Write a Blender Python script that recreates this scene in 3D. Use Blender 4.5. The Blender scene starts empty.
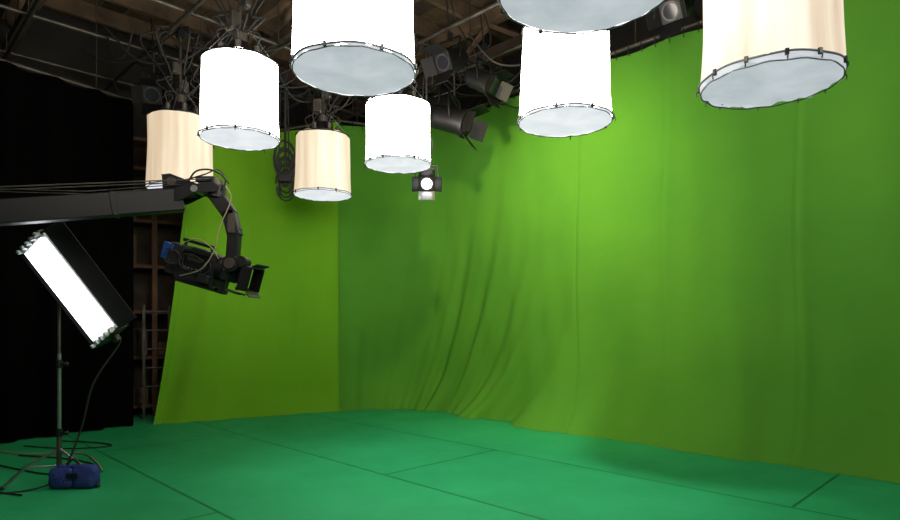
import bpy, math, random, bisect
from mathutils import Vector, Matrix, noise
random.seed(7)
S2 = math.sqrt(2)
scene = bpy.context.scene
scene.view_settings.view_transform = 'Standard'
scene.view_settings.look = 'None'

# ---------------------------------------------------------------- materials
def mat(name, col, rough=0.6, metal=0.0, emit=None, estr=0.0, nscale=None, nvar=0.0, bump=0.0, bscale=40, spec=0.5, sheen=0.0):
    m = bpy.data.materials.new(name); m.use_nodes = True
    nt = m.node_tree; b = nt.nodes['Principled BSDF']
    b.inputs['Base Color'].default_value = (*col, 1)
    b.inputs['Roughness'].default_value = rough
    b.inputs['Metallic'].default_value = metal
    b.inputs['Specular IOR Level'].default_value = spec
    if emit:
        b.inputs['Emission Color'].default_value = (*emit, 1)
        b.inputs['Emission Strength'].default_value = estr
    tc = nt.nodes.new('ShaderNodeTexCoord')
    if nscale:
        n = nt.nodes.new('ShaderNodeTexNoise'); n.inputs['Scale'].default_value = nscale
        n.inputs['Detail'].default_value = 5
        nt.links.new(tc.outputs['Object'], n.inputs['Vector'])
        r = nt.nodes.new('ShaderNodeValToRGB')
        r.color_ramp.elements[0].position = 0.3; r.color_ramp.elements[1].position = 0.7
        r.color_ramp.elements[0].color = (*[c*(1-nvar) for c in col], 1)
        r.color_ramp.elements[1].color = (*[min(1, c*(1+nvar)) for c in col], 1)
        nt.links.new(n.outputs['Fac'], r.inputs['Fac'])
        nt.links.new(r.outputs['Color'], b.inputs['Base Color'])
    if bump:
        n2 = nt.nodes.new('ShaderNodeTexNoise'); n2.inputs['Scale'].default_value = bscale
        nt.links.new(tc.outputs['Object'], n2.inputs['Vector'])
        bp = nt.nodes.new('ShaderNodeBump'); bp.inputs['Strength'].default_value = bump
        bp.inputs['Distance'].default_value = 0.02
        nt.links.new(n2.outputs['Fac'], bp.inputs['Height'])
        nt.links.new(bp.outputs['Normal'], b.inputs['Normal'])
    return m

def silk(name, c1, c2, strength, base=(0.25, 0.24, 0.22), scale=(9, 9, 0.8), p=(0.35, 0.62)):
    """lamp silk; bulb glow and crease shading painted as noise in the emission colour"""
    m = bpy.data.materials.new(name); m.use_nodes = True
    nt = m.node_tree; b = nt.nodes['Principled BSDF']
    b.inputs['Base Color'].default_value = (*base, 1); b.inputs['Roughness'].default_value = 0.9
    b.inputs['Specular IOR Level'].default_value = 0.1
    tc = nt.nodes.new('ShaderNodeTexCoord'); mp = nt.nodes.new('ShaderNodeMapping')
    mp.inputs['Scale'].default_value = scale
    n = nt.nodes.new('ShaderNodeTexNoise'); n.inputs['Scale'].default_value = 1.0; n.inputs['Detail'].default_value = 4
    n.inputs['Distortion'].default_value = 0.3
    r = nt.nodes.new('ShaderNodeValToRGB')
    r.color_ramp.elements[0].position = p[0]; r.color_ramp.elements[1].position = p[1]
    r.color_ramp.elements[0].color = (*c1, 1); r.color_ramp.elements[1].color = (*c2, 1)
    nt.links.new(tc.outputs['Object'], mp.inputs['Vector']); nt.links.new(mp.outputs['Vector'], n.inputs['Vector'])
    nt.links.new(n.outputs['Fac'], r.inputs['Fac']); nt.links.new(r.outputs['Color'], b.inputs['Emission Color'])
    b.inputs['Emission Strength'].default_value = strength
    return m

M = {}
M['black'] = mat('black_metal', (0.008, 0.008, 0.009), 0.45, 0.1, spec=.35)
M['plastic'] = mat('black_plastic', (0.014, 0.014, 0.016), 0.5, bump=0.1, spec=.35)
M['rubber'] = mat('cable_rubber', (0.012, 0.012, 0.012), 0.7)
M['tan'] = mat('tan_cable', (0.30, 0.24, 0.15), 0.7)
M['steel'] = mat('steel', (0.35, 0.35, 0.36), 0.35, 0.9)
M['darksteel'] = mat('dark_steel', (0.08, 0.07, 0.06), 0.5, 0.6, nscale=6, nvar=0.4)
M['blue'] = mat('blue_nylon', (0.012, 0.03, 0.17), 0.7, nscale=20, nvar=0.3, bump=0.4, bscale=60)
M['bluep'] = mat('blue_plastic', (0.01, 0.05, 0.22), 0.4)
M['glass'] = mat('lens_glass', (0.02, 0.02, 0.03), 0.1, spec=0.5)
M['wood'] = mat('old_wood', (0.115, 0.072, 0.042), 0.85, nscale=4, nvar=0.45, bump=0.3, bscale=20)
M['woodd'] = mat('dark_wood', (0.045, 0.029, 0.019), 0.85, nscale=4, nvar=0.5)
M['brown'] = mat('brown_panel', (0.10, 0.048, 0.025), 0.8, nscale=3, nvar=0.4)
M['wallm'] = mat('dark_plaster', (0.02, 0.017, 0.015), 0.9, nscale=1.5, nvar=0.4, bump=0.2)
M['velvet'] = mat('black_velvet', (0.0016, 0.0015, 0.0016), 1.0, spec=0.02)
M['reflector'] = mat('reflector', (0.5, 0.5, 0.52), 0.3, 0.9)
M['tube'] = mat('fluorescent_tube', (0.9, 0.9, 0.95), 0.4, emit=(0.93, 0.96, 1.0), estr=5.0)
M['tray'] = mat('white_reflector_tray', (0.6, 0.62, 0.66), 0.5)
M['bulb'] = mat('spot_lens', (0.9, 0.9, 0.9), 0.3, emit=(0.95, 0.98, 1.0), estr=3.0)
M['paper'] = mat('white_label', (0.6, 0.6, 0.6), 0.7)
HOT = 14.5
M['silkhot'] = silk('silk_bright', (1.0, 0.90, 0.76), (1.0, 0.95, 0.86), HOT)
M['silkwarm'] = silk('silk_warm', (0.70, 0.48, 0.28), (1.0, 0.85, 0.62), 0.80, scale=(8, 8, 0.35), p=(.3, .7))
M['silkwarm2'] = silk('silk_cream', (0.62, 0.43, 0.28), (1.0, 0.92, 0.74), 0.80, scale=(5, 5, 0.35), p=(.33, .6))
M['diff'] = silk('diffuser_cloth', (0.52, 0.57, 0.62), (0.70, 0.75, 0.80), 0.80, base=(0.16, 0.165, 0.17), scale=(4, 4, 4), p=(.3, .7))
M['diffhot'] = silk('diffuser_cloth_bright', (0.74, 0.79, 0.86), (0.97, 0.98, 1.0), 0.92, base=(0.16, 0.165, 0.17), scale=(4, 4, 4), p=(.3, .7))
M['edge'] = mat('hem_tape', (0.10, 0.11, 0.13), 0.7)
def fabric(name, c1, c2):
    m = mat(name, c1, 0.95, spec=0.1, bump=0.2, bscale=7)
    nt = m.node_tree; b = nt.nodes['Principled BSDF']
    tc = nt.nodes.new('ShaderNodeTexCoord')
    n = nt.nodes.new('ShaderNodeTexNoise'); n.inputs['Scale'].default_value = 0.9; n.inputs['Detail'].default_value = 6
    r = nt.nodes.new('ShaderNodeValToRGB'); r.color_ramp.elements[0].position = 0.3; r.color_ramp.elements[1].position = 0.7
    r.color_ramp.elements[0].color = (*c1, 1); r.color_ramp.elements[1].color = (*c2, 1)
    nt.links.new(tc.outputs['Object'], n.inputs['Vector']); nt.links.new(n.outputs['Fac'], r.inputs['Fac'])
    nt.links.new(r.outputs['Color'], b.inputs['Base Color'])
    return m
M['greenL'] = fabric('green_cloth_lit', (0.120, 0.31, 0.014), (0.145, 0.35, 0.016))  # left curtain lighter and yellower: its stronger lighting is put into the colour
M['greenR'] = fabric('green_cloth_dim', (0.066, 0.228, 0.024), (0.088, 0.27, 0.026))  # right curtain darker: its dimmer lighting is put into the colour

def floor_mat():
    m = bpy.data.materials.new('green_painted_floor'); m.use_nodes = True
    nt = m.node_tree; b = nt.nodes['Principled BSDF']
    tc = nt.nodes.new('ShaderNodeTexCoord')
    mp = nt.nodes.new('ShaderNodeMapping'); mp.inputs['Location'].default_value = (1.4, -0.37, 0)
    nt.links.new(tc.outputs['Object'], mp.inputs['Vector'])
    br = nt.nodes.new('ShaderNodeTexBrick'); br.inputs['Scale'].default_value = 1.0
    br.inputs['Brick Width'].default_value = 6.0; br.inputs['Row Height'].default_value = 1.58
    br.inputs['Mortar Size'].default_value = 0.015; br.inputs['Mortar Smooth'].default_value = 0.3
    br.inputs['Color1'].default_value = (1, 1, 1, 1); br.inputs['Color2'].default_value = (0.86, 0.91, 0.93, 1)
    br.inputs['Mortar'].default_value = (0.3, 0.45, 0.45, 1)
    nt.links.new(mp.outputs['Vector'], br.inputs['Vector'])
    n = nt.nodes.new('ShaderNodeTexNoise'); n.inputs['Scale'].default_value = 0.8; n.inputs['Detail'].default_value = 8; n.inputs['Roughness'].default_value = .62
    nt.links.new(tc.outputs['Object'], n.inputs['Vector'])
    r = nt.nodes.new('ShaderNodeValToRGB'); r.color_ramp.elements[0].position = 0.3; r.color_ramp.elements[1].position = 0.7
    r.color_ramp.elements[0].color = (0.012, 0.28, 0.095, 1); r.color_ramp.elements[1].color = (0.024, 0.38, 0.14, 1)
    nt.links.new(n.outputs['Fac'], r.inputs['Fac'])
    mx = nt.nodes.new('ShaderNodeMix'); mx.data_type = 'RGBA'; mx.blend_type = 'MULTIPLY'; mx.inputs['Factor'].default_value = 1
    nt.links.new(r.outputs['Color'], mx.inputs[6]); nt.links.new(br.outputs['Color'], mx.inputs[7])
    nt.links.new(mx.outputs[2], b.inputs['Base Color'])
    n3 = nt.nodes.new('ShaderNodeTexNoise'); n3.inputs['Scale'].default_value = 3
    nt.links.new(tc.outputs['Object'], n3.inputs['Vector'])
    r3 = nt.nodes.new('ShaderNodeMapRange'); r3.inputs['To Min'].default_value = 0.38; r3.inputs['To Max'].default_value = 0.65
    nt.links.new(n3.outputs['Fac'], r3.inputs['Value']); nt.links.new(r3.outputs['Result'], b.inputs['Roughness'])
    b.inputs['Specular IOR Level'].default_value = 0.34
    return m
M['floor'] = floor_mat()

# ---------------------------------------------------------------- mesh builder
class B:
    def __init__(s): s.v = []; s.f = []; s.m = []; s.sm = []; s.mats = []
    def mi(s, k):
        if k not in s.mats: s.mats.append(k)
        return s.mats.index(k)
    def add(s, vs, fs, k, smooth=False):
        o = len(s.v); s.v += [tuple(v) for v in vs]; i = s.mi(k)
        for f in fs: s.f.append(tuple(o+a for a in f)); s.m.append(i); s.sm.append(smooth)
    def box(s, c, size, k, R=None, bev=0.0):
        c = Vector(c); hx, hy, hz = [a/2 for a in size]
        R = R or Matrix.Identity(3)
        b = min(bev, hx*.9, hy*.9, hz*.9)
        if b <= 0:
            vs = [c + R @ Vector((x*hx, y*hy, z*hz)) for x in (-1, 1) for y in (-1, 1) for z in (-1, 1)]
            s.add(vs, [(0,1,3,2),(4,6,7,5),(0,4,5,1),(2,3,7,6),(0,2,6,4),(1,5,7,3)], k)
        else:
            def ring(y, i):
                pts = []
                for (x, z) in [(-hx+b+i, -hz+i), (hx-b-i, -hz+i), (hx-i, -hz+b+i), (hx-i, hz-b-i), (hx-b-i, hz-i), (-hx+b+i, hz-i), (-hx+i, hz-b-i), (-hx+i, -hz+b+i)]:
                    pts.append(c + R @ Vector((x, y, z)))
                return pts
            vs = ring(-hy, b*.7) + ring(-hy+b, 0) + ring(hy-b, 0) + ring(hy, b*.7)
            fs = [tuple(range(8)), tuple(range(31, 23, -1))]
            for r in range(3):
                for i in range(8):
                    j = (i+1) % 8
                    fs.append((r*8+i, (r+1)*8+i, (r+1)*8+j, r*8+j))
            s.add(vs, fs, k)
    def cyl(s, p0, p1, r0, k, r1=None, n=16, caps=True):
        p0 = Vector(p0); p1 = Vector(p1); r1 = r0 if r1 is None else r1
        d = (p1-p0).normalized(); u = d.orthogonal().normalized(); w = d.cross(u)
        vs = []
        for p, r in ((p0, r0), (p1, r1)):
            for i in range(n):
                a = 2*math.pi*i/n; vs.append(p + (u*math.cos(a)+w*math.sin(a))*r)
        s.add(vs, [(i, (i+1) % n, n+(i+1) % n, n+i) for i in range(n)], k, True)
        if caps:
            s.add(vs[:n], [tuple(range(n-1, -1, -1))], k); s.add(vs[n:], [tuple(range(n))], k)
    def tube(s, pts, r, k, n=6, closed=False):
        pts = [Vector(p) for p in pts]; N = len(pts); vs = []
        u = None
        for i, p in enumerate(pts):
            if closed: d = pts[(i+1) % N]-pts[i-1]
            else: d = pts[min(i+1, N-1)]-pts[max(i-1, 0)]
            d = d.normalized() if d.length > 1e-7 else Vector((0, 0, 1))
            if u is None: u = d.orthogonal().normalized()
            u = (u - d*u.dot(d)); u = u.normalized() if u.length > 1e-6 else d.orthogonal().normalized()
            w = d.cross(u)
            for j in range(n):
                a = 2*math.pi*j/n; vs.append(p+(u*math.cos(a)+w*math.sin(a))*r)
        fs = []
        for i in range(N if closed else N-1):
            a = i*n; b2 = ((i+1) % N)*n
            for j in range(n): fs.append((a+j, a+(j+1) % n, b2+(j+1) % n, b2+j))
        s.add(vs, fs, k, True)
    def ball(s, c, r, k, n=14, sc=(1, 1, 1), R=None):
        c = Vector(c); vs = []; R = R or Matrix.Identity(3)
        m = n//2
        for i in range(m+1):
            t = math.pi*i/m
            for j in range(n):
                a = 2*math.pi*j/n
                vs.append(c+R @ Vector((r*sc[0]*math.sin(t)*math.cos(a), r*sc[1]*math.sin(t)*math.sin(a), r*sc[2]*math.cos(t))))
        s.add(vs, [(i*n+j, i*n+(j+1) % n, (i+1)*n+(j+1) % n, (i+1)*n+j) for i in range(m) for j in range(n)], k, True)
    def grid(s, fn, nu, nv, k, smooth=True):
        vs = [fn(i/nu, j/nv) for j in range(nv+1) for i in range(nu+1)]
        s.add(vs, [(j*(nu+1)+i, j*(nu+1)+i+1, (j+1)*(nu+1)+i+1, (j+1)*(nu+1)+i) for j in range(nv) for i in range(nu)], k, smooth)
    def obj(s, name, loc=(0, 0, 0), rz=0.0):
        me = bpy.data.meshes.new(name); me.from_pydata(s.v, [], s.f)
        for k in s.mats: me.materials.append(M[k])
        me.polygons.foreach_set('material_index', s.m); me.polygons.foreach_set('use_smooth', s.sm)
        me.update()
        o = bpy.data.objects.new(name, me); scene.collection.objects.link(o)
        o.location = loc; o.rotation_euler = (0, 0, rz)
        return o

def spline(pts, n=12):
    P = [Vector(p) for p in pts]; P = [P[0]*2-P[1]]+P+[P[-1]*2-P[-2]]; out = []
    for i in range(1, len(P)-2):
        for j in range(n):
            t = j/n; a, b, c, d = P[i-1:i+3]
            out.append(.5*((2*b)+(c-a)*t+(2*a-5*b+4*c-d)*t*t+(3*b-a-3*c+d)*t**3))
    out.append(P[-2]); return out

def rotcols(x, y, z):
    return Matrix((x, y, z)).transposed()

# ---------------------------------------------------------------- room (aligned at 45 deg to the camera)
RZ = -math.pi/4
def ab(a, b, z=0):
    return Vector(((a+b)/S2, (a-b)/S2, z))
CH = 6.2
x0, x1, y0, y1 = -10.6, 6.5, -6.0, 8.3
def plain(name, c, size, k):
    b = B(); b.box((0, 0, 0), size, k); cc = ab(c[1], c[0], c[2]); return b.obj(name, cc, RZ)
fb = B(); fb.box(((x0+x1)/2, (y0+y1)/2, -0.05), (x1-x0, y1-y0, 0.1), 'floor'); fb.obj('floor', (0, 0, 0), RZ)
plain('wall_back', ((x0+x1)/2, y1+.1, CH/2), (x1-x0+.4, .2, CH), 'wallm')
plain('wall_front', ((x0+x1)/2, y0-.1, CH/2), (x1-x0+.4, .2, CH), 'wallm')
plain('wall_left', (x0-.1, (y0+y1)/2, CH/2), (.2, y1-y0, CH), 'wallm')
plain('wall_right', (x1+.1, (y0+y1)/2, CH/2), (.2, y1-y0, CH), 'wallm')
cb = B()
y = y0
while y < y1-0.01:
    cb.box(((x0+x1)/2, y+.15, CH+.05+random.uniform(0, .02)), (x1-x0, .292, .06), random.choice(['wood', 'wood', 'woodd']))
    y += .3
cb.box(((x0+x1)/2, (y0+y1)/2, CH+.13), (x1-x0, y1-y0, .05), 'woodd')
cb.obj('ceiling', (0, 0, 0), RZ)
jb = B()
x = x0+.4
while x < x1:
    jb.box((x, (y0+y1)/2, CH-.1), (.07, y1-y0, .24), 'wood'); x += .8
for yy in (-4, -1, 1.6, 4.2, 6.6):
    jb.box(((x0+x1)/2, yy, CH-.32), (x1-x0, .14, .2), 'wood')
    jb.box(((x0+x1)/2, yy, CH-.85), (x1-x0, .12, .12), 'woodd')
    x = x0
    while x < x1-1:
        for (p, q) in (((x, yy, CH-.42), (x+.6, yy, CH-.8)), ((x+1.2, yy, CH-.42), (x+.6, yy, CH-.8))):
            d = Vector(q)-Vector(p); dn = d.normalized(); w = Vector((0, 1, 0))
            jb.box((Vector(p)+Vector(q))/2, (d.length, .06, .06), 'wood', rotcols(dn, w, dn.cross(w)))
        x += 1.2
jb.obj('ceiling_joists', (0, 0, 0), RZ)

GZ = 5.05
gb = B()
for yy in (-3.5, -1.8, 0, 1.5, 2.8, 4.0, 5.2, 6.2):
    gb.cyl((x0+.1, yy, GZ), (x1-.1, yy, GZ), .025, 'darksteel', n=10)
for xx in (-10, -8.6, -7.2, -5.8, -4.4, -3, -1.5, 0, 2, 4):
    gb.cyl((xx, y0+.1, GZ+.05), (xx, y1-.1, GZ+.05), .025, 'darksteel', n=10)
    for yy in (-1.8, 1.5, 4.0, 6.2):
        gb.cyl((xx, yy, GZ), (xx, yy, CH), .008, 'darksteel', n=6)
gb.obj('lighting_pipe_grid', (0, 0, 0), RZ)

# ---------------------------------------------------------------- green curtains
path = spline([(-1.86, 9.90, 0), (-1.35, 10.12, 0), (-.75, 10.17, 0), (-.15, 9.95, 0), (.45, 9.30, 0), (1.3, 8.25, 0), (2.4, 7.08, 0), (4.15, 5.40, 0), (6.0, 3.5, 0), (8.0, 1.5, 0)], 30)
L = [0]
for i in range(1, len(path)): L.append(L[-1]+(path[i]-path[i-1]).length)
def at(s):
    s = max(0, min(L[-1], s))
    i = min(max(bisect.bisect(L, s)-1, 0), len(path)-2)
    t = (s-L[i])/(L[i+1]-L[i]); p = path[i].lerp(path[i+1], t); d = (path[i+1]-path[i]).normalized()
    return p, Vector((d.y, -d.x, 0))
T = 4.73
seams = [4.55, 5.75, 7.15, 9.2]
def curt(u, v):
    s = u*L[-1]; z = v*T
    p, n = at(s)
    low = (1-v)
    sh = s + 1.3*low**2.4*math.exp(-((s-2.8)/2.2)**2)
    near = math.exp(-((s-2.7)/2.0)**2)
    far = 1-near
    f = 0
    f += near*low**2.2*(.070*math.sin(sh*9.5+1.2*math.sin(sh*2.3))+.028*math.sin(sh*21+2))
    f += far*(.15+.85*low**1.5)*(.034*math.sin(sh*4.1+.7*math.sin(sh*1.7))+.018*math.sin(sh*11.3+z*.4+1.5*math.sin(sh*2.1)))
    f += .04*noise.noise(Vector((s*.9, z*.5, 3)))+.026*noise.noise(Vector((s*4, z*.7+s, 8)))*(.2+low)
    for q in seams:
        dd = s-q-.02*math.sin(z*2); f -= .012*math.exp(-(dd/.018)**2); f += .011*math.exp(-((dd-.06)/.05)**2)
    flare = (.28+.12*near)*max(0, 1-z/1.1)**3*(.7+.3*math.sin(sh*5+1)*near+.1*far)
    sag = .012*math.cos(s*2*math.pi/.9)*v**10
    zz = z-sag
    q = p+n*(f+flare-.05)
    return (q.x, q.y, max(zz, .002))
cbd = B(); cbd.grid(curt, 760, 110, 'greenR')
pp = [at(L[-1]*i/80)[0]+Vector((0, 0, T+.05)) for i in range(81)]
cbd.tube(pp, .025, 'darksteel', 8)
for i in range(0, 80):
    p, n = at(L[-1]*(i+.5)/80); cbd.tube([p+Vector((0, 0, T+.08)), p+n*.03+Vector((0, 0, T+.04)), p+Vector((0, 0, T-.06))], .006, 'rubber', 4)
for i in range(2, 80, 10):
    p = pp[i]; cbd.cyl(p, (p.x, p.y, CH), .007, 'darksteel', n=6)
cbd.obj('green_screen_curtain')

A0 = Vector((-1.84, 9.86, 0)); A1 = Vector((-4.21, 8.49, 0)); A1t = Vector((-3.86, 8.69, 0))
nL = Vector((A0.y-A1.y, -(A0.x-A1.x), 0)).normalized()
def curtL(u, v):
    e = A1.lerp(A1t, min(1, v*1.3)**.8)
    topz = 4.73-.80*u
    z = v*topz; p = A0.lerp(e, u); low = 1-v
    f = .02*math.sin(u*17+1)*(.3+low)+.04*noise.noise(Vector((u*4, z*.6, 1)))+.016*noise.noise(Vector((u*14, z*1.2, 5)))
    f += low**2*.05*math.sin(u*30+2*z)*math.exp(-((u-.85)/.25)**2)
    f += .10*max(0, 1-z/.5)**2
    if u > .97: f += .03
    q = p+nL*f
    return (q.x, q.y, max(z+.01*math.sin(u*20)*(v > .98), .002))
cl = B(); cl.grid(curtL, 200, 90, 'greenL')
pt = [Vector((*A0.lerp(A1t, t/10)[:2], 4.77-.8*t/10)) for t in range(11)]
cl.tube(pt, .022, 'darksteel', 8)
for t in (1, 5, 9): cl.cyl(pt[t], (pt[t].x, pt[t].y, CH), .007, 'darksteel', n=6)
cl.obj('green_screen_curtain')

# black drape
D0 = Vector((-4.42, 8.38, 0)); D1 = Vector((-7.2, 4.3, 0)); Dl = (D1-D0).length
nD = Vector((-(D1-D0).y, (D1-D0).x, 0)).normalized()
nD = nD if nD.dot(Vector((1, -1, 0))) > 0 else -nD
def drape(u, v):
    s = u*Dl; z = v*4.5; p = D0.lerp(D1, u)
    f = .06*math.sin(s*14+.8*math.sin(s*3))+.02*math.sin(s*31)*(1-v)
    q = p+nD*f; return (q.x, q.y, z+.01)
db = B(); db.grid(drape, 300, 20, 'velvet')
db.cyl(D0+Vector((0, 0, 4.53)), D1+Vector((0, 0, 4.53)), .025, 'darksteel')
for t in (.1, .4, .7, .95):
    p = D0.lerp(D1, t); db.cyl((p.x, p.y, 4.53), (p.x, p.y, CH), .007, 'darksteel', n=6)
db.obj('black_stage_drape')

# brown scenery rack in the gap
rb = B()
rw, rd, rh = 1.3, .4, 4.3
for sx in (-1, -.33, .33, 1):
    for sy in (-1, 1): rb.box((sx*rw/2, sy*rd/2, rh/2), (.07, .06, rh), 'brown')
for z in (.15, .9, 1.6, 2.3, 3.0, 3.8, 4.25): rb.box((0, 0, z), (rw+.06, rd, .05), 'brown')
rb.box((0, rd/2+.02, rh/2), (rw, .02, rh), 'woodd')
for i in range(14):
    z = random.choice((.18, .93, 1.63, 2.33, 3.03)); h = random.uniform(.2, .5)
    rb.box((random.uniform(-.5, .5), .02, z+h/2), (random.uniform(.1, .25), .25, h), random.choice(['brown', 'wood', 'darksteel']))
rb.obj('wooden_storage_rack', (-4.85, 9.35, 0), .5)
lb = B()
for sx in (-.17, .17): lb.box((sx, 0, .85), (.035, .07, 1.7), 'darksteel')
for i in range(6): lb.cyl((-.17, 0, .2+i*.28), (.17, 0, .2+i*.28), .014, 'darksteel', n=8)
lo = lb.obj('step_ladder', (-4.40, 9.0, 0), .4)

# ---------------------------------------------------------------- space lights
def space_light(x, y, zb, D=.8, h=.76, kind='hot', top=.97, seed=0, tilt=(0, 0)):
    rnd = random.Random(seed); b = B(); R = D/2; ph = rnd.uniform(0, 6)
    body = {'hot': 'silkhot', 'warm': 'silkwarm', 'cream': 'silkwarm2'}[kind]
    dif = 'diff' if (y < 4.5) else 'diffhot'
    crumple = 1.6 if kind == 'cream' else .8
    def sh(u, v):
        a = 2*math.pi*u; z = v*h
        r = R*(1+(top-1)*v)
        r += .005*math.sin(a*13+ph)*(1-abs(v-.5))+.012*noise.noise(Vector((math.cos(a)*2+seed, math.sin(a)*2, v*1.5)))
        r -= .010*math.sin(math.pi*v)
        zz = z+(.005*math.sin(a*9+ph)+.003*math.sin(a*17))*(v == 0) + .012*math.sin(a*5+ph)*(v == 1)
        return (r*math.cos(a), r*math.sin(a), zz)
    b.grid(sh, 72, 10, body)
    def hem(u, v):
        a = 2*math.pi*u; r = R*(1.008+.006*crumple*math.sin(a*11+ph)*v-.02*v); return (r*math.cos(a), r*math.sin(a), .004-.022*crumple*v*(1+.25*math.sin(a*8+ph*2)+.2*math.sin(a*19)))
    b.grid(hem, 96, 2, dif)
    def dsk(u, v):
        a = 2*math.pi*u; r = R*.985*v
        zz = -.014*crumple-.018*(1-v*v)+.006*crumple*noise.noise(Vector((r*math.cos(a)*6, r*math.sin(a)*6, seed)))+.003*math.sin(a*14+ph)*v
        return (r*math.cos(a), r*math.sin(a), zz)
    b.grid(dsk, 72, 10, dif)
    for z, rr, tr in ((0, R*1.010, .006), (h, R*top*1.005, .009)):
        b.tube([(rr*math.cos(a*math.pi/32), rr*math.sin(a*math.pi/32), z+.003*math.sin(a*.7)) for a in range(64)], tr, 'edge' if z < .1 else 'black', 6, True)
    rr = R*.985
    b.tube([(rr*math.cos(a*math.pi/32), rr*math.sin(a*math.pi/32), -.024*crumple+.003*math.sin(a*1.3+ph)) for a in range(64)], .004, 'edge', 5, True)
    nclip = 12 if kind == 'cream' else 8
    for i in range(nclip):
        a = 2*math.pi*(i+.4*rnd.random())/nclip; c = Vector((math.cos(a), math.sin(a), 0)); t = Vector((-c.y, c.x, 0))
        b.box(c*(R*1.02)+Vector((0, 0, -.004)), (.014, .018, .032), 'black', rotcols(c, t, Vector((0, 0, 1))))
        if kind == 'cream' or i % 3 == 0: b.tube([c*R*1.02+Vector((0, 0, -.01)), c*(R*1.06)+Vector((0, 0, -.025)), c*(R*1.05)+Vector((0, 0, -.045))], .004, 'black', 4)
    b.cyl((0, 0, h+.02), (0, 0, h+.06), R*.62, 'black', n=32)
    b.cyl((0, 0, h+.06), (0, 0, h+.20), R*.42, 'black', R*.25, n=24)
    b.cyl((0, 0, h+.20), (0, 0, h+.30), .07, 'darksteel', n=16)
    for i in range(6):
        a = math.pi*i/3+.3; c = Vector((math.cos(a), math.sin(a), 0))
        b.cyl(c*R*.2+Vector((0, 0, h+.04)), c*R*top+Vector((0, 0, h)), .012, 'black', n=8)
        b.cyl(c*R*.5+Vector((0, 0, h+.05)), c*R*.5+Vector((0, 0, h+.15)), .03, 'darksteel', n=10)
        b.tube(spline([c*R*.5+Vector((0, 0, h+.15)), c*R*.6+Vector((0, 0, h+.26)), c*R*.2+Vector((0, 0, h+.33)), Vector((0, 0, h+.26))], 6), .009, 'rubber', 5)
    for i in range(3):
        a = 2*math.pi*i/3+ph; c = Vector((math.cos(a), math.sin(a), 0))
        b.tube([c*R*top*.98+Vector((0, 0, h)), Vector((0, 0, h+.45))], .004, 'steel', 4)
    H = GZ-zb
    b.cyl((0, 0, h+.28), (0, 0, H+.03), .018, 'darksteel', n=8)
    b.box((0, 0, H), (.09, .07, .12), 'black', None, .01)
    b.box((.05, .05, h+.42), (.13, .1, .2), 'darksteel', None, .015)
    b.box((-.07, -.02, h+.62), (.10, .08, .14), 'darksteel', None, .015)
    for i in range(7):
        o = Vector((rnd.uniform(-.16, .16), rnd.uniform(-.16, .16), 0))
        b.tube(spline([(0, 0, h+.25), o*1.5+Vector((0, 0, h+.45)), o+Vector((0, 0, (h+H)/2)), o*2.5+Vector((0, 0, H-.1)), (0, 0, H+.05)], 8), .012, 'rubber', 5)
    o = b.obj('space_light', (x, y, zb), rnd.uniform(0, 3))
    return o
space_light(-.615, 3.87, 3.04, D=.79, h=.85, top=.97, seed=1)
space_light(1.82, 3.42, 2.80, D=.73, h=.85, kind='cream', top=.95, seed=2)
space_light(.62, 2.74, 2.94, h=.80, seed=3)
space_light(-2.10, 6.0, 3.27, D=.76, h=.74, seed=4, top=.95)
space_light(-.63, 7.3, 3.36, D=.80, h=.70, seed=5, top=.97)
space_light(.99, 5.17, 3.16, h=.78, seed=6, top=.90)
space_light(-3.37, 7.5, 3.10, D=.77, h=.86, kind='warm', seed=7)
space_light(-1.79, 8.45, 3.24, h=.80, kind='warm', seed=8, top=.93)
space_light(3.3, 2.0, 3.0, seed=9)  # this and the next two: unseen, added to brighten the floor
space_light(-2.2, 2.2, 3.3, seed=10)
space_light(.3, .6, 3.2, seed=11)

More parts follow.
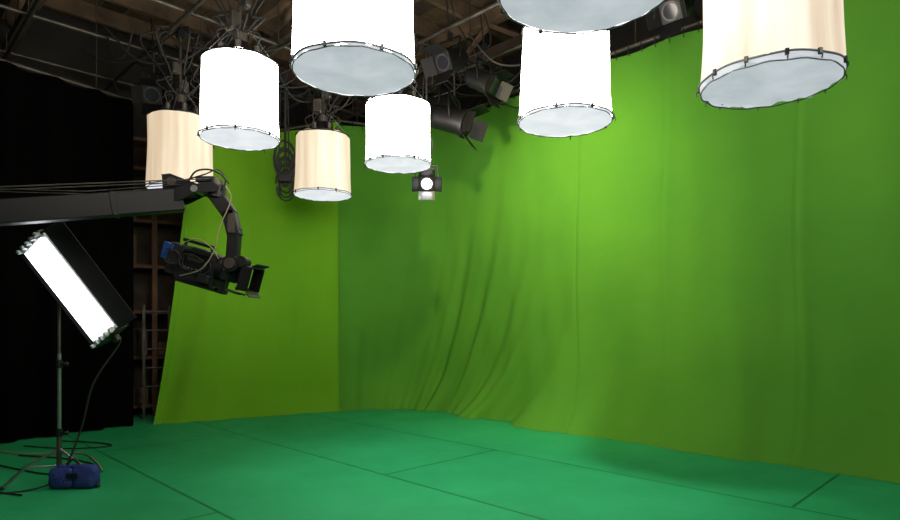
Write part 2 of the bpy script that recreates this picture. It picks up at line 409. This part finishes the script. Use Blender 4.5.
# ---------------------------------------------------------------- hanging fresnel spots
def fresnel(x, y, z, aim, lit=True, s=1.0, power=0, cone=70, col=(1, 1, 1), name='stage_spotlight'):
    b = B(); d = Vector(aim).normalized(); u = d.cross(Vector((0, 0, 1))).normalized(); w = u.cross(d)
    O = Vector((0, 0, 0))
    b.cyl(O-d*.16*s, O+d*.10*s, .11*s, 'black', n=20); b.ball(O-d*.16*s, .11*s, 'black')
    b.cyl(O+d*.10*s, O+d*.13*s, .13*s, 'black', n=20)
    b.cyl(O+d*.13*s, O+d*.135*s, .085*s, 'darksteel', n=20)
    b.cyl(O+d*.135*s, O+d*.142*s, .068*s, 'bulb' if lit else 'glass', n=20)
    if not power:
        for sg in (-1, 1):
            c = O+d*.20*s+w*sg*.14*s; dd = (d*.8+w*sg*.55).normalized()
            b.box(c, (.20*s, .16*s, .006), 'reflector' if sg < 0 and lit else 'black', rotcols(u, dd, u.cross(dd)))
            c = O+d*.2*s+u*sg*.14*s; dd = (d*.8+u*sg*.55).normalized()
            b.box(c, (.006, .14*s, .18*s), 'black', rotcols(w.cross(dd), dd, w))
    b.tube([O+u*.13*s, O+u*.15*s+Vector((0, 0, .1*s)), O+u*.13*s+Vector((0, 0, .22*s)), O-u*.13*s+Vector((0, 0, .22*s)), O-u*.15*s+Vector((0, 0, .1*s)), O-u*.13*s], .011*s, 'black', 6)
    b.cyl((0, 0, .22*s), (0, 0, GZ-z), .014, 'darksteel', n=8)
    b.box((0, 0, GZ-z), (.07, .06, .1), 'black', None, .01)
    if not power: b.tube(spline([O-d*.2*s, O-d*.35*s+Vector((0, 0, .15)), Vector((.08, 0, .5)), Vector((-.05, .03, 1.0)), Vector((0, 0, GZ-z))], 8), .010, 'rubber', 5)
    o = b.obj(name, (x, y, z))
    if power:
        ld = bpy.data.lights.new('added_spot', 'SPOT'); ld.energy = power; ld.spot_size = math.radians(cone); ld.spot_blend = 1.0  # only for the added spots above the frame
        ld.shadow_soft_size = .08; ld.color = col
        lo = bpy.data.objects.new('added_spot', ld); scene.collection.objects.link(lo); lo.parent = o
        lo.location = d*(.24*s); lo.rotation_euler = d.to_track_quat('-Z', 'Y').to_euler()
    return o
fresnel(-.31, 7.95, 3.28, (.05, -1, -.30), True, 1.05)
fresnel(.06, 8.3, 4.22, (.9, -.35, -.35), False, 1.5)
fresnel(.0, 7.6, 4.75, (-.5, -.6, -.4), False, 1.2)
fresnel(-.25, 8.5, 4.50, (-.7, -.5, -.5), False, 1.2)
fresnel(.45, 7.9, 4.60, (.7, -.5, -.5), False, 1.2)
fresnel(-1.0, 8.6, 4.5, (.3, -.9, -.4), False, 1.2)
fresnel(-3.9, 7.9, 4.45, (.3, -.9, -.5), False, 1.2)
fresnel(2.30, 6.1, 4.62, (-.6, -.6, -.5), False, 1.1)
# added unseen spots above the frame: one brightens the long curtain, one the floor
fresnel(-.15, 5.3, 4.72, (1.45+.15, 8.1-5.3, 2.6-4.72), True, 1.0, power=600, cone=92, col=(1, .80, .34))
fresnel(.25, 4.6, 4.6, (.15, 1.1, -4.4), True, 1.2, power=560, cone=82, col=(1, .97, .95))

# bundles of hanging cables, one object
hc = B()
for i in range(44):
    cx = random.uniform(-5, .6); cy = random.uniform(7.4, 9.2)
    dx = random.uniform(.4, 1.4); dy = random.uniform(-.4, .4); dip = random.uniform(.1, .6)
    hc.tube(spline([(cx, cy, GZ+.03), (cx+dx*.3, cy+dy*.3, GZ-dip), (cx+dx*.7, cy+dy*.6, GZ-dip*.9), (cx+dx, cy+dy, GZ+.03)], 8), random.uniform(.008, .016), 'rubber', 5)
for i in range(14):
    a0 = random.uniform(0, 6); r = random.uniform(.06, .16)
    hc.tube([(-2.36+r*math.cos(a0+k*.4), 8.55+.03*i/4, 3.80+random.uniform(-.01, .01)+r*1.7*math.sin(a0+k*.4)-.03*i) for k in range(16)], .013, 'rubber', 5)
hc.cyl((-2.36, 8.6, 3.6), (-2.36, 8.6, GZ), .02, 'rubber', n=8)
hc.cyl((-2.30, 8.6, 3.3), (-2.33, 8.6, GZ), .01, 'rubber', n=8)
hc.cyl((-2.46, 8.6, 3.35), (-2.43, 8.6, GZ), .01, 'rubber', n=8)
hc.box((-2.46, 8.6, 3.33), (.04, .05, .12), 'black'); hc.box((-2.36, 8.6, 3.5), (.2, .1, .12), 'black', None, .02)
hc.obj('hanging_cables')

# ---------------------------------------------------------------- camera crane (jib)
J = Vector((-1.96, 5.0, 2.525))
def jl(dx, dz, dy=0): return J+Vector((dx/120, dy, -dz/120))   # offsets in 1/120 m
b = B()
E = Vector((-2.22, 5.0, 2.44)); dirL = Vector((-1.13, -.5, -.195)); W = E+dirL*3.4
ux = dirL.normalized(); uy = Vector((0, 0, 1)).cross(ux).normalized(); uz = ux.cross(uy)
RB = rotcols(ux, uy, uz)
b.box((E+W)/2, ((W-E).length, .13, .185), 'black', RB, .012)
for t in (.12, .5, .7, .9): b.box(E.lerp(W, t), (.05, .145, .2), 'black', RB, .01)
Pv = E+dirL*2.3
for o in (-.05, .05):
    b.tube([E+uy*o+Vector((.25, 0, .17)), E+dirL*1.5+uz*.19+uy*o, Pv+uy*o+uz*.55], .005, 'darksteel', 5)
    b.tube([E+uy*o+Vector((.10, 0, .13)), E+dirL*.55+uz*.11+uy*o, E+dirL*1.6+uz*.24+uy*o], .004, 'darksteel', 5)
b.box(E+dirL*1.5+uz*.13, (.05, .12, .12), 'black', RB); b.cyl(Pv, Pv+uz*.6, .03, 'black')
b.box(Pv-Vector((0, 0, .05)), (.3, .26, .32), 'black', RB, .02)
b.cyl(Pv-Vector((0, 0, .15)), (Pv.x, Pv.y, .55), .06, 'darksteel')
for i in range(3):
    a = i*2.1+.4; f = Vector((Pv.x+.75*math.cos(a), Pv.y+.75*math.sin(a), .03))
    b.cyl((Pv.x, Pv.y, 1.2), f, .03, 'black'); b.cyl((Pv.x, Pv.y, .5), f+Vector((0, 0, .1)), .015, 'black'); b.cyl(f-Vector((0, 0, .03)), f+Vector((0, 0, .02)), .07, 'rubber')
for i in range(4): b.cyl(W-ux*(.1+.08*i)-uy*.22, W-ux*(.1+.08*i)+uy*.22, .15, 'darksteel', n=24)
def slab(pts, y0_, th, k):
    n = len(pts); vs = [jl(p[0], p[1], y0_-th/2) for p in pts]+[jl(p[0], p[1], y0_+th/2) for p in pts]
    b.add(vs, [tuple(range(n)), tuple(range(2*n-1, n-1, -1))]+[(i, n+i, n+(i+1) % n, (i+1) % n) for i in range(n)], k)
for yo in (-.08, .08):
    slab([(-48, -13), (-40, -14), (-14, -4), (0, -6), (8, -2), (6, 4), (-14, 4), (-30, 12), (-46, 16)], yo, .018, 'black')
slab([(-50, -14), (-30, -10), (-20, 6), (-40, 8)], 0, .13, 'brown')
b.cyl(jl(-38, -6, -.11), jl(-38, -6, .11), .035, 'darksteel'); b.cyl(jl(-16, 1, -.10), jl(-16, 1, .10), .028, 'steel')
b.cyl(jl(2, -4, 0), jl(2, 8, 0), .075, 'black', n=24); b.cyl(jl(2, -10, 0), jl(2, -4, 0), .05, 'darksteel', n=20)
b.box(jl(-8, -10, 0), (.16, .09, .05), 'plastic', None, .01)
b.tube(spline([jl(-24, -6, -.06), jl(-14, -16, -.09), jl(0, -18, -.06), jl(12, -10, -.04), jl(10, 2, -.05)], 8), .008, 'rubber', 5)
b.tube(spline([jl(-30, -9, -.02), jl(-8, -14, -.05), jl(4, -20, 0), jl(14, -6, 0)], 8), .006, 'rubber', 5)
def arm(p, q, w, th, k='black', yo=0):
    P = jl(*p, yo); Q = jl(*q, yo); d = Q-P; dn = d.normalized(); yy = Vector((0, 1, 0))
    b.box((P+Q)/2, (d.length+w*.5, th, w), k, rotcols(dn, yy, dn.cross(yy)), .012)
arm((2, 6), (15, 24), .115, .10); arm((15, 24), (20, 44), .11, .10); arm((20, 40), (18, 72), .10, .09)
b.box(jl(19, 34, -.055), (.06, .01, .16), 'darksteel')
b.cyl(jl(18, 74, -.07), jl(18, 74, .17), .068, 'black', n=24); b.cyl(jl(18, 74, -.085), jl(18, 74, -.07), .045, 'darksteel', n=24)
b.cyl(jl(28, 72, -.05), jl(28, 72, .08), .045, 'black', n=20)
CA = math.radians(-16)
Rc = Matrix.Rotation(-CA, 3, 'Y')
cc = jl(-19, 76, .13)
b.box(cc+Rc @ Vector((.04, 0, -.155)), (.42, .12, .03), 'black', Rc, .006)
b.box(cc+Rc @ Vector((.24, -.06, -.08)), (.05, .10, .18), 'black', Rc, .006)
b.tube(spline([jl(14, -2, -.06), jl(20, 12, -.09), jl(9, 40, -.1), jl(4, 62, -.1), jl(-10, 80, -.08), jl(-34, 86, -.02)], 10), .005, 'tan', 5)
b.tube(spline([jl(-30, 52, 0), jl(-14, 50, -.06), jl(2, 60, -.09), jl(8, 70, -.09)], 8), .004, 'tan', 5)
b.obj('camera_crane')

# ---------------------------------------------------------------- video camera on the head
b = B()
def cbx(c, s, k, bev=.008): b.box(Vector(c), s, k, None, bev)
cbx((-.02, 0, 0), (.36, .15, .29), 'plastic', .015)
cbx((-.02, -.08, .02), (.27, .012, .17), 'black', .004)
cbx((-.03, -.088, .06), (.14, .008, .05), 'darksteel', .002)
for i in range(5): b.cyl((-.10+.035*i, -.088, -.03), (-.10+.035*i, -.10, -.03), .009, 'steel', n=10)
cbx((-.25, 0, .01), (.11, .12, .27), 'plastic', .012); cbx((-.315, 0, .02), (.04, .11, .20), 'black')
cbx((-.33, -.05, .06), (.05, .05, .14), 'bluep', .006); cbx((-.29, -.068, .10), (.06, .012, .05), 'bluep', .003)
cbx((-.08, 0, .19), (.3, .035, .03), 'black'); b.cyl((-.2, 0, .11), (-.2, 0, .19), .014, 'black'); b.cyl((.05, 0, .11), (.05, 0, .19), .014, 'black')
cbx((.02, -.11, .13), (.15, .06, .055), 'black', .01); b.cyl((-.05, -.11, .13), (-.12, -.11, .125), .026, 'rubber', n=14)
b.cyl((.16, 0, .02), (.22, 0, .02), .09, 'black', n=24); b.cyl((.22, 0, .02), (.34, 0, .02), .068, 'plastic', n=24)
for xx in (.235, .265, .30): b.cyl((xx, 0, .02), (xx+.018, 0, .02), .074, 'rubber', n=24)
b.cyl((.34, 0, .02), (.40, 0, .02), .06, 'black', .085, n=24); b.cyl((.401, 0, .02), (.405, 0, .02), .075, 'glass', n=24)
for sg in (-1, 1):
    cbx((.45, sg*.11, .02), (.10, .008, .20), 'black', .002); cbx((.45, 0, .02+sg*.10), (.10, .22, .008), 'black', .002)
cbx((.40, 0, .115), (.02, .23, .03), 'black'); cbx((.40, 0, -.08), (.02, .23, .03), 'black')
b.box((.51, 0, .145), (.06, .22, .006), 'black', Matrix.Rotation(math.radians(-35), 3, 'Y'))
b.box((.51, 0, -.105), (.05, .22, .006), 'black', Matrix.Rotation(math.radians(35), 3, 'Y'))
for o in (-.04, .04): b.cyl((-.15, o, -.125), (.42, o, -.125), .008, 'darksteel', n=8)
cbx((.27, -.09, .0), (.07, .05, .09), 'plastic'); cbx((.05, -.02, -.145), (.3, .12, .04), 'black')
cbx((.10, -.10, -.08), (.1, .05, .07), 'plastic')
for i in range(7):
    r = random.uniform(.04, .09); cx = random.uniform(-.25, .05); a0 = random.uniform(0, 6)
    b.tube([(cx+r*math.cos(a0+k*.35)*1.4, -.105-.004*i, .02+r*math.sin(a0+k*.35)) for k in range(12)], .005, 'rubber', 5)
vc = b.obj('video_camera', cc)
vc.rotation_euler = (0, -CA, math.radians(-8))

# ---------------------------------------------------------------- fluorescent bank on stand
SX, SY = -3.42, 5.25
b = B()
u = Vector((.53, .12, -.77)).normalized()
n_ = Vector((-.20, -.88, -.44)); n_ = (n_-u*n_.dot(u)).normalized()
w = u.cross(n_).normalized()
if w.x < 0: w = -w
C = Vector((.205, -.16, 1.70))
R3 = rotcols(u, n_, w)
if R3.determinant() < 0: R3 = rotcols(-u, n_, w)
Lf, Wf = 1.0, .32
def P3(a, d, c): return C+u*a+n_*d+w*c
b.box(P3(0, -.08, 0), (Lf, .13, Wf), 'black', R3, .02)
b.box(P3(0, -.008, 0), (Lf-.04, .016, Wf-.02), 'tray', R3)
for i in range(4):
    c = (-.111+.074*i); b.cyl(P3(-Lf/2+.05, .026, c), P3(Lf/2-.05, .026, c), .021, 'tube', n=12)
    for sgn in (-1, 1): b.cyl(P3(sgn*(Lf/2-.05), .026, c), P3(sgn*(Lf/2-.02), .026, c), .024, 'paper', n=12)
for sg in (-1, 1):
    b.box(P3(sg*Lf/2, -.03, 0), (.012, .15, Wf), 'black', R3)
for i in range(5):
    b.box(P3(Lf/2-.015, .05, -.14+.07*i), (.03, .05, .02), 'paper', R3); b.box(P3(-Lf/2+.015, .05, -.14+.07*i), (.03, .05, .02), 'paper', R3)
for sg, ln, kn, kw in ((1, .17, -.45, .9), (-1, .05, .5, .8)):
    dd = (n_*kn+w*sg*kw).normalized(); cc2 = P3(0, -.01, sg*Wf/2)+dd*ln/2
    b.box(cc2, (Lf, ln, .006), 'black', rotcols(u, dd, u.cross(dd)))
b.box(P3(0, -.17, 0), (.22, .06, .1), 'darksteel', R3, .01)
b.cyl(P3(0, -.16, 0), (0, 0, 1.72), .02, 'black')
b.ball((0, 0, 1.72), .04, 'black')
b.cyl((0, 0, .42), (0, 0, 1.15), .017, 'steel'); b.cyl((0, 0, 1.1), (0, 0, 2.28), .013, 'darksteel')
b.cyl((0, 0, .15), (0, 0, .48), .021, 'darksteel')
for z in (.46, 1.06): b.cyl((0, 0, z-.035), (0, 0, z+.035), .028, 'black'); b.cyl((0, 0, z), (.07, -.02, z), .012, 'black'); b.ball((.08, -.02, z), .02, 'black', 8)
b.cyl((0, 0, 2.26), (0, 0, 2.33), .03, 'black')
for a in (math.radians(205), math.radians(-12), math.radians(95)):
    f = Vector((.40*math.cos(a), .42*math.sin(a), .02)); k = f*.6; k.z = .18
    b.cyl((0, 0, .32), k*1.0, .012, 'steel'); b.cyl(k, f, .014, 'steel'); b.cyl((0, 0, .17), k, .009, 'steel'); b.ball(f, .02, 'rubber', 8)
b.tube(spline([P3(Lf/2, -.06, 0), P3(Lf/2+.08, -.06, 0), (.36, -.1, .9), (.24, -.08, .5), (.08, -.1, .12), (-.1, -.2, .015), (-.5, -.3, .012), (-.9, .0, .012)], 12), .008, 'rubber', 6)
b.box(P3(Lf/2+.03, -.06, 0), (.06, .05, .06), 'darksteel', R3, .008)
b.obj('fluorescent_light_bank', (SX, SY, 0))

# sandbag: two filled pouches saddled together
b = B()
for cx, hh in ((-.085, .19), (.10, .2)):
    def sb(u_, v_, cx=cx, hh=hh):
        a = 2*math.pi*u_; t = math.pi*(v_-.5)
        ct = abs(math.cos(t))**.5
        sx = .115*math.copysign(abs(math.cos(a))**.6, math.cos(a))*ct; sy = .075*math.copysign(abs(math.sin(a))**.6, math.sin(a))*ct
        z = hh/2+hh/2*math.copysign(abs(math.sin(t))**.7, math.sin(t))
        k = 1-.35*(z/hh)
        return (cx+sx*(1-.1*z/hh)+.004*math.sin(a*5+z*30), sy*k+.004*math.sin(z*40+a*3), z)
    b.grid(sb, 28, 14, 'blue')
b.box((0, 0, .19), (.24, .06, .02), 'blue', None, .006); b.tube(spline([(-.06, 0, .19), (0, 0, .25), (.06, 0, .19)], 8), .009, 'rubber', 6)
b.box((0.02, -.07, .12), (.09, .006, .04), 'black')
b.obj('sandbag', (SX+.19, SY-.10, 0.001), .08)

# floor cables
b = B()
for k, pts in (('rubber', [(-5.2, 6.1), (-4.6, 6.0), (-4.1, 5.75), (-3.7, 5.6), (-3.5, 5.9), (-3.9, 6.2), (-4.6, 6.4)]),
               ('tan', [(-5.0, 6.6), (-4.5, 6.45), (-4.0, 6.5), (-3.6, 6.1), (-3.3, 5.7)]),
               ('rubber', [(-5.0, 5.7), (-4.4, 5.5), (-4.0, 5.1), (-3.5, 4.9)]),
               ('rubber', [(-4.9, 6.9), (-4.3, 6.75), (-3.9, 6.9), (-4.2, 7.1), (-4.7, 7.2)])):
    b.tube(spline([(p[0], p[1], .011) for p in pts], 12), .008, k, 6)
b.obj('floor_cables')

# ---------------------------------------------------------------- world + camera
wd = bpy.data.worlds.new('World'); scene.world = wd; wd.use_nodes = True
wd.node_tree.nodes['Background'].inputs[0].default_value = (.5, .55, .6, 1); wd.node_tree.nodes['Background'].inputs[1].default_value = .03
cd = bpy.data.cameras.new('photo_camera'); cam = bpy.data.objects.new('photo_camera', cd); scene.collection.objects.link(cam)
cam.location = (0, 0, 1.4); cam.rotation_euler = (math.pi/2, 0, 0)
cd.sensor_width = 36; cd.lens = 24; cd.shift_y = 65/900; cd.clip_end = 60
scene.camera = cam
